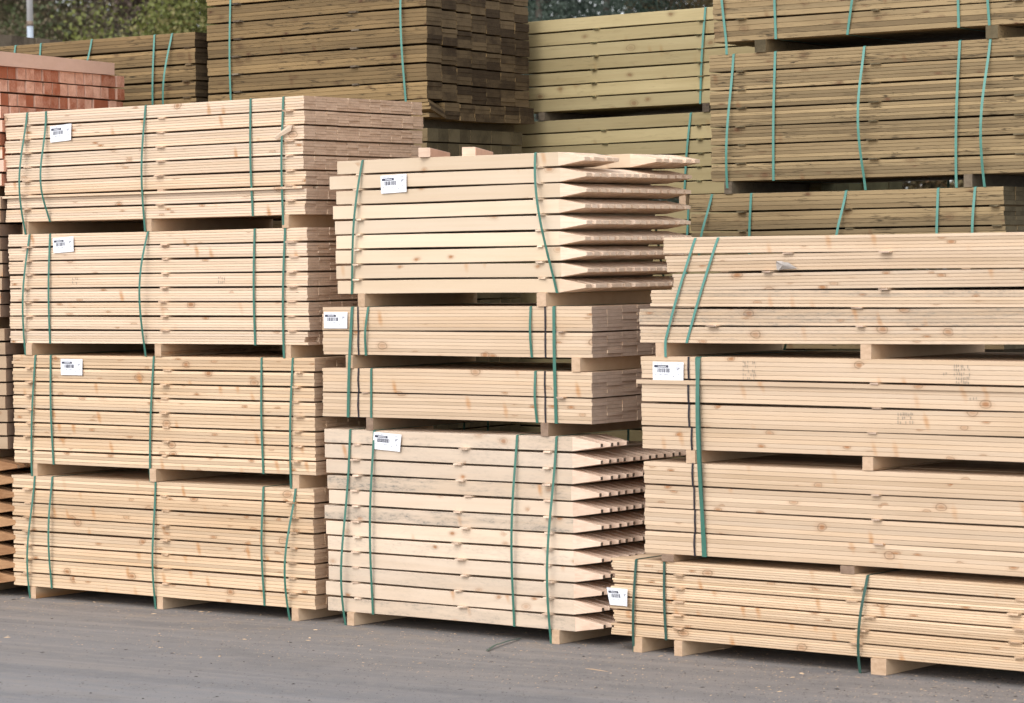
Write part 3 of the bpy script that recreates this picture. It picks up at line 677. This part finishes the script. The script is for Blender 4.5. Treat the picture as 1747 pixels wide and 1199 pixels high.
# tall brown stack behind the left stack
d1b = FD.uz(728, 198)[1]; d1lh = .1115
d2t = FD.uz(729, 218)[1]
d2b = d2t - .62
lower_stack('', FD, 352, 1.8, d2b - .07, 3, 'olive', 7, 1, 9, .108, 'packs under the tall brown tower', words=['dark treated pack under the tall brown stack, ' + q for q in ords], bx=(380, 660))
D2 = pack('dark treated square posts just below the tall brown stack, seen end on', FD, 352, 729, (0, 0), (0, 0), 7, 1, 9, .108, 'olive', d2b - .07, zt=d2t, zb=d2b, bearers=(380, 660), bearer_mat='grey', indiv=63)
def sagD(y, i): return -(.020 + .0055 * i) * (y / 1.05) - .012 * math.sin(math.pi * min(1, y / .9)) * max(0, 1 - i / 5)
oddD = {(0, j, c): (0, .0, 0, -.0) for j in range(1) for c in range(1)}
for c in range(7): 
    for j in range(4): oddD[(0, j, c)] = (0, .004 * c + .01, 0, 0)
D1 = pack('tall brown pack behind the left stack, its lowest front boards slipping down', FD, 354, 728, (0, 0), (0, 0), 8, 4, 7, .15, 'brown', d2t, zb=d1b, zt=d1b + 8 * d1lh - .009, bearers=(372, 690), bearer_mat='grey', gap=.011,
          straps=((394, 396, .015, False), (686, 695, .03, False, .4)), strapmat=M_STRAPL, sag=sagD, odd=oddD, skip=lambda i, j, c: i == 0 and c == 0 and j > 0, jit=.004, indiv=100, laths=(400, 600), lath_mat='grey', ljit=.004, pair=2)
# slipped boards
I = INFO[D1.name]
for k in range(3):
    mb = MB()
    x0, x1 = .9, I['L'] + .01 + .01 * k
    z0 = I['hb'] + .075 - k * .022
    rings = []
    for t in (0, .5, 1):
        x = x0 + (x1 - x0) * t; zz = z0 + .012 * t; yc = .06 + .0 * t
        # each board is turned so its far edge drops
        rings.append([(x, yc - .07, zz), (x, yc + .085, zz - .055), (x, yc + .085, zz - .038), (x, yc - .07, zz + .017)])
    mb.prism(rings, 0, 1, (R.random(), R.random(), .4)); mb.build('board', MAT['brown'], D1)

# brown pack at far left of the back row
e1t = (FE.uz(1, 79)[1] + FE.uz(333, 54)[1]) / 2
e1b = e1t - 6 * .1045
lower_stack('', FE, -15, 1.74, e1b - .075, 4, 'brown', 6, 3, 7, .14, 'packs under the brown pack behind the reddish battens', words=['brown treated pack behind the reddish battens, ' + q for q in ords], bx=(20, 300))
E1 = pack('top brown treated pack in the gap between the reddish battens and the tall brown stack', FE, 1, 333, (0, 0), (0, 0), 6, 4, 7, .14, 'brown', e1b - .075, zt=e1t, zb=e1b, bearers=(20, 300), bearer_mat='grey', gap=.011,
          straps=((27, 20, .03, False), (70, 66, .012, False), (157, 140, .06, False, .6), (264, 262, .012, False), (294, 281, .045, False)), strapmat=M_STRAPL, indiv=100, laths=(30, 315))
# weathered pack behind it
h1t = FH.uz(0, 46)[1]
uH = FH.u_at(-75, h1t)
for k in range(5):
    zz0, zz1 = h1t - (5 - k) * h1t / 5, h1t - (4 - k) * h1t / 5
    pack(['weathered grey timber pack behind the brown one, ' + ords[k] if k < 4 else 'weathered grey timber pack furthest back at the top left corner, below the pole'][0], FH, None, None, (0, 0), (0, 0), 6, 1, 8, .165, 'grey', zz0, zt=zz1, zb=zz0 + .09, u0=uH - 2.4, ulen=2.4, bearers=(-400, -150), indiv=48, group='weathered packs behind the brown pack', bearer_mat='grey', jit=.02)

# pale green packs seen between the brown tower and the right-hand packs
GK = 'packs of pale green treated boards behind the middle stack'
k1t = (FK.uz(904, 38)[1] + FK.uz(1213, 10.5)[1]) / 2; k1b = FK.uz(914, 192)[1]
k2t = FK.uz(870, 209)[1]; k2b = k2t - .5
uK = FK.u_at(868, k2t)
lower_stack('', FK, None, 3.7, k2b - .075, 3, 'green', 8, 1, 6, .15, GK, u0=uK - 1.3, words=['pale green treated pack behind the middle stack, ' + q for q in ords], bx=(950, 1180), strap_x=(1175,))
K2 = pack('pale green board pack partly hidden by the stake points, below the topmost pale green pack', FK, None, None, (0, 0), (0, 0), 6, 1, 6, .15, 'green', k2b - .075, zt=k2t, zb=k2b, u0=uK, ulen=2.4, bearers=(950, 1160), laths=(1025, 1190), gap=.008, group=GK,
          straps=((1179, 1168, .01, False),), strapmat=M_STRAPL, ljit=.01, lath_w=.04, odd={(5, 0, 0): (-.07, 0, 0)})
K1 = pack('topmost pack of wide pale green boards against the trees, right of the brown tower', FK, 890, None, (0, 0), (0, 0), 7, 1, 6, .15, 'green', k2t, zt=k1t, zb=k1b, ulen=2.4, bearers=(920, 1200), laths=(1012, 1190), gap=.008, group=GK, bearer_mat='grey',
          straps=((1204, 1195, .01, False),), strapmat=M_STRAPL, ljit=.004, lath_w=.04)

# olive packs at the top right
GG = 'packs of olive treated boards above the right stack'
g1t, g1b = (FG.uz(1213, 94)[1] + FG.uz(1747, 63)[1]) / 2, (FG.uz(1209, 308)[1] + FG.uz(1742, 297)[1]) / 2
g2t = FG.uz(1450, 325)[1]; g2b = g2t - .42
g0b = (FG.uz(1217, 72)[1] + FG.uz(1747, 40)[1]) / 2
lower_stack('', FG, 1178, 1.95, g2b - .075, 4, 'olive', 5, 3, 7, .15, GG, words=['olive treated pack behind the right stack, ' + q for q in ords], bx=(1230, 1640), strap_x=(1282, 1600))
G2 = pack('low olive pack behind the top of the right stack, its dark end showing', FG, 1178, 1714, (0, 0), (0, 0), 4, 4, 7, .15, 'olive', g2b - .075, zt=g2t, zb=g2b, bearers=(1230, 1640), group=GG, strapmat=M_STRAPL, laths=(1260, 1440, 1690),
          straps=((1215, 1193, .04, False, .6), (1282, 1279, .01, False), (1444, 1427, .045, False, .6), (1601, 1599, .01, False), (1664, 1660, .02, False)), indiv=100)
G1 = pack('large olive pack with five pale green straps, right edge of the picture', FG, 1212, None, (0, 0), (0, 0), 7, 5, 7, .15, 'olive', g2t, zt=g1t, zb=g1b, ulen=2.02, bearers=(1237, 1645), bearer_mat='grey', group=GG, strapmat=M_STRAPL, gap=.008,
          laths=(1258, 1483, 1730), straps=((1252, 1242, .035, True, .6), (1323, 1320, .01, False), (1475, 1477, .085, True, .5), (1638, 1632, .02, True), (1690, 1680, .075, True, .55)), indiv=100)
G0 = pack('topmost olive pack at the upper right, cut off by the top of the picture', FG, 1217, None, (0, 0), (0, 0), 5, 4, 7, .15, 'olive', g1t, zb=g0b, zt=g0b + 5 * .125, ulen=2.2, bearers=((1289, .07), (1683, .07)), bearer_mat='olive', group=GG, strapmat=M_STRAPL, gap=.008,
          laths=(1260, 1490, 1730), straps=((1222, 1240, .01, True), (1321, 1324, .01, False), (1485, 1446, .03, False, .5), (1635, 1636, .01, False), (1682, 1689, .02, True)), indiv=100)

# ------------------------------------------------------------------ loose things
def loose_block(F, x0, x1, y_off, zb, h, ln, label, yaw=7.0):
    u0, u1 = F.u_at(x0, zb + h / 2), F.u_at(x1, zb + h / 2)
    mb = MB(); w_ = (u1 - u0) * .78
    rr = []
    for yy in (0, ln):
        c = .003
        rr.append([(c, yy, 0), (w_ - c, yy, 0), (w_, yy, c), (w_, yy, h - c), (w_ - c, yy, h), (c, yy, h), (0, yy, h - c), (0, yy, c)])
    mb.prism(rr, 0, 1, (R.random(), R.random(), .3))
    o = mb.build('timber_block', (MAT['pink'][0], MAT['stake'][1]))
    p = F.org + F.U * u0 + F.V * y_off; o.location = (p.x, p.y, zb); o.rotation_euler = (0, 0, -rad(yaw))
    tag(o, label, 'timber block', 'loose timbers on the stake pack')
loose_block(FB, 721, 741, -.035, zB['b1t'] + .002, .050, .75, 'left one of two short square timbers lying on the pale stakes')
loose_block(FB, 768, 791, .10, zB['b1t'] + .002, .050, .75, 'right one of two short square timbers lying on the pale stakes')

# broken splinter caught under the strap of the top left pack
I = INFO[A[1].name]
u0, z0 = FA.uz(471, 236); u1, z1 = FA.uz(498, 217)
mb = MB()
mb.prism([[(0, 0, 0), (.012, -.006, -.006), (.012, -.012, .006), (.002, -.008, .006)], [(u1 - u0 - .015, -.008, z1 - z0 - .02), (u1 - u0 + .01, -.01, z1 - z0 - .02), (u1 - u0 + .03, -.02, z1 - z0 + .008), (u1 - u0 - .0, -.02, z1 - z0 + .012)]], 0, 0, (.2, .6, .1))
o = mb.build('wood_splinter', MAT['pine']); p = FA.org + FA.U * u0 + FA.V * (-.010); o.location = (p.x, p.y, z0); o.rotation_euler = (0, 0, -FA.yaw)
tag(o, 'broken wood splinter poking out by the right strap of the top left pack', 'splinter')

# crumpled scrap of the torn-off label on the top right pack
ua, za = FC.uz(1326, 459); ub, zb_ = FC.uz(1362, 446)
wd = ub - ua
pts = [(0, 0), (.01, .035), (.10, .05), (.30, .048), (.42, .043), (.62, .04), (.80, .022), (1.0, .004), (.7, .002), (.35, .0), (.2, -.006)]
mb = MB(); vs = [(.38 * wd, -.022, .02)]
for (a, b) in pts: vs.append((a * wd, -.006 - .02 * abs(math.sin(a * 9 + b * 80)), b * .8))
n = len(pts); fs = [(0, 1 + i, 1 + (i + 1) % n) for i in range(n)]
vs += [(v[0], v[1] + .0015, v[2]) for v in vs]; k = n + 1
fs += [(k, k + 1 + (i + 1) % n, k + 1 + i) for i in range(n)] + [(1 + i, k + 1 + i, k + 1 + (i + 1) % n, 1 + (i + 1) % n) for i in range(n)]
mb.add(vs, fs); o = mb.build('paper_scrap', M_RAG); p = FC.org + FC.U * ua; o.location = (p.x, p.y, za); o.rotation_euler = (0, 0, -FC.yaw)
tag(o, 'crumpled grey scrap of paper wedged between boards of the top right pack', 'paper scrap')

# piece of cut strap on the ground
a, b = ground(831, 1112), ground(884, 1091)
mb = MB(); vs, fs = [], []
N = 10; dirv = (b - a); per = Vector((-dirv.y, dirv.x, 0)).normalized() * .0065
for i in range(N + 1):
    t = i / N; q = dirv * t + per * (1.2 * math.sin(t * 5)); zz = .006 + .012 * math.sin(math.pi * t) ** 2 * (1 + .4 * math.sin(9 * t))
    for s1, s2 in ((-1, 0), (1, 0), (1, .0015), (-1, .0015)): 
        v = q + per * s1; vs.append((v.x, v.y, zz + s2))
for i in range(N):
    for k in range(4): fs.append((i * 4 + k, i * 4 + (k + 1) % 4, i * 4 + 4 + (k + 1) % 4, i * 4 + 4 + k))
fs += [(0, 3, 2, 1), (N * 4, N * 4 + 1, N * 4 + 2, N * 4 + 3)]
mb.add(vs, fs); o = mb.build('cut_strap', M_STRAPD); o.location = (a.x, a.y, 0)
tag(o, 'cut piece of dark green strap lying on the asphalt by the middle stack', 'cut strap')

def stick(x0, y0, x1, y1, r, label, mat='yellow', nm='stick'):
    a, b = ground(x0, y0), ground(x1, y1); d = b - a; pr = Vector((-d.y, d.x, 0)).normalized()
    mb = MB(); rr = []
    for t, k in ((0, .4), (.3, 1), (.7, .8), (1, .3)):
        c = d * t + pr * (r * math.sin(t * 6)); rr.append([tuple(c + pr * r * k + Vector((0, 0, .001))), tuple(c - pr * r * k + Vector((0, 0, .001))), tuple(c - pr * r * k * .5 + Vector((0, 0, r * k + .001))), tuple(c + pr * r * k * .5 + Vector((0, 0, r * k + .001)))])
    mb.prism(rr, 0, 0, (.4, .3, .2)); o = mb.build(nm, MAT[mat]); o.location = (a.x, a.y, 0); tag(o, label, nm)
stick(1194, 1114, 1248, 1104, .012, 'thin pale stick lying under the lowest pack of the right stack')
stick(999, 1141, 1038, 1146, .0035, 'thin twig of wood on the asphalt in front of the middle stack', 'tan', nm='twig')

# grit, bark crumbs and wood chips scattered on the yard
def scatter(nm, n, mat, size, label, seed, band):
    q = random.Random(seed); mb = MB()
    for _ in range(n):
        x = q.uniform(-30, 1780)
        fy = 1012 + max(0, x) * .082
        y = fy + (q.random() ** 1.8) * band + q.uniform(-12, 6) if band else q.uniform(fy, 1199)
        if y > 1230: continue
        p = ground(x, y); s = size * q.uniform(.35, 1.0) * (2.2 if q.random() < .03 else 1)
        an = q.uniform(0, 6.28); el = q.uniform(1.0, 2.6); hh = s * q.uniform(.25, .6)
        dx, dy = math.cos(an), math.sin(an)
        base = [(p.x + s * el * dx, p.y + s * el * dy, .0008), (p.x - s * dy, p.y + s * dx, .0008), (p.x - s * el * dx, p.y - s * el * dy, .0008), (p.x + s * dy * .8, p.y - s * dx * .8, .0008)]
        top = [(p.x + .3 * (b[0] - p.x) + q.uniform(-.2, .2) * s, p.y + .3 * (b[1] - p.y), hh) for b in base]
        mb.add(base + top, [(0, 1, 5, 4), (1, 2, 6, 5), (2, 3, 7, 6), (3, 0, 4, 7), (4, 5, 6, 7)], 0, (q.random(), q.random(), 0))
    tag(mb.build(nm, mat), label, nm.replace('_', ' '), kind='stuff')
scatter('wood_chips', 3200, MAT['yellow'][0], .0042, 'small pale wood chips scattered along the foot of the stacks', 3, 85)
scatter('grit', 3500, plain('dark_grit', (.07, .06, .055), .9, .2, .4), .0038, 'dark grit and crumbs of bark on the asphalt', 5, 0)

# ------------------------------------------------------------------ pole and trees behind
def at(x, dist, z=0.0):
    d = ray(x, 500); d.z = 0; d.normalize(); p = CAMP + d * dist; return Vector((p.x, p.y, z))
M_POLE = plain('galvanised_pole', (.40, .45, .51), .55, .5, .18, sc=1.5); M_POLEU = plain('white_painted_pole', (.66, .65, .64), .55, .5, .2, sc=3); M_RUST = plain('rust_band', (.33, .25, .19), .8, .3, .5, sc=9)
root = bpy.data.objects.new('lamp_post', None); COL.objects.link(root); root.location = at(60, 34)
tag(root, 'pale grey steel lamp post with a stained collar at the upper left', 'lamp post')
def tube(mb, p0, p1, r0, r1, n=14, caps=True):
    p0, p1 = Vector(p0), Vector(p1); d = (p1 - p0).normalized(); a = d.orthogonal().normalized(); b = d.cross(a); vs = []
    for p, r in ((p0, r0), (p1, r1)):
        for i in range(n):
            t = 2 * math.pi * i / n; vs.append(tuple(p + a * r * math.cos(t) + b * r * math.sin(t)))
    fs = [(i, (i + 1) % n, n + (i + 1) % n, n + i) for i in range(n)]
    if caps: fs += [tuple(reversed(range(n))), tuple(range(n, 2 * n))]
    mb.add(vs, fs)
mb = MB(); tube(mb, (0, 0, 0), (0, 0, 4.85), .041, .037); mb.build('pole', M_POLE, root, True)
mb = MB(); tube(mb, (0, 0, 4.85), (0, 0, 7.2), 0.037, .03); mb.build('upper_pole', M_POLEU, root, True)
mb = MB(); tube(mb, (0, 0, 4.82), (0, 0, 4.9), .043, .034); mb.build('collar', M_RUST, root, True)
mb = MB(); mb.box(-.12, .12, -.5, .12, 7.2, 7.29); mb.build('lamp_head', M_POLE, root)

M_BARK = plain('bark', (.10, .085, .07), .9, .2, .4, sc=5)
def leafmat(name, a, b, c=None):
    m, nt, bs = newmat(name); L = nt.links
    at_ = node(nt, 'ShaderNodeAttribute', attribute_name='rnd'); sp = node(nt, 'ShaderNodeSeparateXYZ'); L.new(at_.outputs['Vector'], sp.inputs[0])
    col = mixc(nt, sp.outputs[0], a, b)
    if c: col = mixc(nt, rng(nt, sp.outputs[1], .62, .72), col, c)
    L.new(col, bs.inputs['Base Color']); bs.inputs['Roughness'].default_value = .6
    tr = node(nt, 'ShaderNodeBsdfTranslucent'); L.new(col, tr.inputs[0]); mx = node(nt, 'ShaderNodeMixShader'); mx.inputs[0].default_value = .35
    L.new(bs.outputs[0], mx.inputs[1]); L.new(tr.outputs[0], mx.inputs[2]); L.new(mx.outputs[0], nt.nodes['Material Output'].inputs[0])
    return m
LM = {'mixed': leafmat('autumn_leaves', (.14, .125, .065), (.19, .145, .09), (.10, .12, .05)),
      'brown': leafmat('brown_leaves', (.25, .185, .145), (.19, .145, .11), (.16, .145, .085)),
      'lime': leafmat('yellow_green_leaves', (.20, .215, .055), (.14, .16, .045), (.23, .20, .07)),
      'fir': leafmat('blue_green_needles', (.065, .095, .065), (.038, .06, .042), (.085, .11, .085)),
      'rust': leafmat('rust_leaves', (.17, .125, .055), (.11, .095, .05), (.19, .11, .05))}
def tree(label, kind, x, dist, height, rad_, n, leaf, seed, zc0=2.0, conifer=False, clump=.55):
    q = random.Random(seed)
    root = bpy.data.objects.new('conifer_tree' if conifer else 'broadleaf_tree', None); COL.objects.link(root); root.location = at(x, dist)
    tag(root, label, 'tree', 'trees behind the timber yard')
    mb = MB(); cl = []
    tube(mb, (0, 0, 0), (0, 0, height * .5), .15, .07, 8); tube(mb, (0, 0, height * .5), (.1, 0, height * .93), .07, .02, 8)
    nc = 46
    for i in range(nc):
        zf = q.uniform(0, 1); z = zc0 + (height - zc0) * zf
        rr = rad_ * ((1 - zf) * .95 + .12 if conifer else math.sin(math.pi * (zf * .84 + .12)) ** .6)
        an = q.uniform(0, 6.283); r = rr * q.uniform(.35, 1.0)
        c = Vector((r * math.cos(an), r * math.sin(an), z)); cl.append((c, rad_ * clump * q.uniform(.45, 1.0) * (.7 if conifer else 1), q.random()))
        tube(mb, (0, 0, max(.5, z - r * (.2 if conifer else .6) - .3)), tuple(c), .035, .008, 5, False)
        for _ in range(2):
            e = c + Vector((q.uniform(-1, 1), q.uniform(-1, 1), q.uniform(-.3, 1))) * cl[-1][1]
            tube(mb, tuple(c), tuple(e), .01, .004, 4, False)
    mb.build('trunk', M_BARK, root)
    mb = MB()
    for i in range(n):
        c, cr, cv = q.choice(cl)
        d = Vector((q.gauss(0, 1), q.gauss(0, 1), q.gauss(0, 1))).normalized() * cr * q.random() ** .45
        p = c + d
        a = Vector((q.gauss(0, 1), q.gauss(0, 1), q.gauss(0, 1) - (.5 if conifer else 0))).normalized(); b = a.orthogonal().normalized()
        b = (b * math.cos(q.random() * 6) + a.cross(b) * math.sin(q.random() * 6)).normalized()
        s = leaf * q.uniform(.5, 1.1); w_ = s * (.22 if conifer else .55)
        m_ = p + a * s * .5
        mb.add([tuple(p), tuple(m_ + b * w_), tuple(p + a * s), tuple(m_ - b * w_ + a.cross(b) * w_ * .3)], [(0, 1, 2, 3)], 0, (min(1, max(0, cv + q.uniform(-.35, .35))), q.random() * .5 + cv * .5, 0))
    mb.build('crown', LM[kind], root)
tree('sparse tree with mixed brown and green leaves at the top left corner, sky showing through', 'mixed', -20, 58, 9.5, 2.2, 42000, .088, 11)
tree('mixed leafy tree directly behind the lamp post', 'mixed', 75, 62, 10.0, 2.1, 42000, .088, 12)
tree('dense brown tree further back behind the lamp post', 'brown', 40, 78, 9.6, 2.4, 22000, .13, 41)
tree('dense green brown tree further back behind the yellow green tree', 'mixed', 235, 76, 9.6, 2.4, 22000, .13, 42)
tree('dark tree further back behind the conifers', 'fir', 965, 80, 10.5, 3.2, 22000, .16, 43)
tree('brown autumn tree between the lamp post and the yellow green tree', 'brown', 180, 60, 9.5, 2.0, 46000, .085, 13)
tree('bright yellow green tree left of the tall brown stack', 'lime', 285, 50, 9.5, 1.9, 40000, .075, 14)
tree('yellow green tree half hidden behind the tall brown stack', 'lime', 420, 58, 9.5, 1.6, 14000, .09, 18)
tree('dark blue green conifer beside the tall brown stack', 'fir', 925, 56, 12.5, 2.4, 38000, .12, 15, 1.5, True)
tree('dark conifer above the middle of the pale green packs', 'fir', 1040, 60, 13.5, 2.7, 34000, .12, 16, 1.5, True)
tree('dark conifer right of the other two conifers', 'fir', 1120, 66, 13.0, 2.3, 26000, .12, 19, 1.5, True)
tree('rust brown tree close to the olive packs', 'rust', 1205, 62, 9.5, 1.6, 18000, .09, 17)
for k_, (x_, l_) in enumerate(((1370, 'dark tree behind the left end of the olive packs'), (1530, 'dark tree behind the middle of the olive packs'), (1690, 'dark tree behind the right end of the olive packs'))):
    tree(l_, 'rust', x_, 60 + k_ * 2, 7.5, 1.9, 14000, .13, 30 + k_, 1.0)
tree('leafy tree hidden behind the brown tower', 'brown', 640, 66, 8.0, 2.6, 9000, .13, 20)

# light mix: exposure set above
scene.render.engine = 'CYCLES'
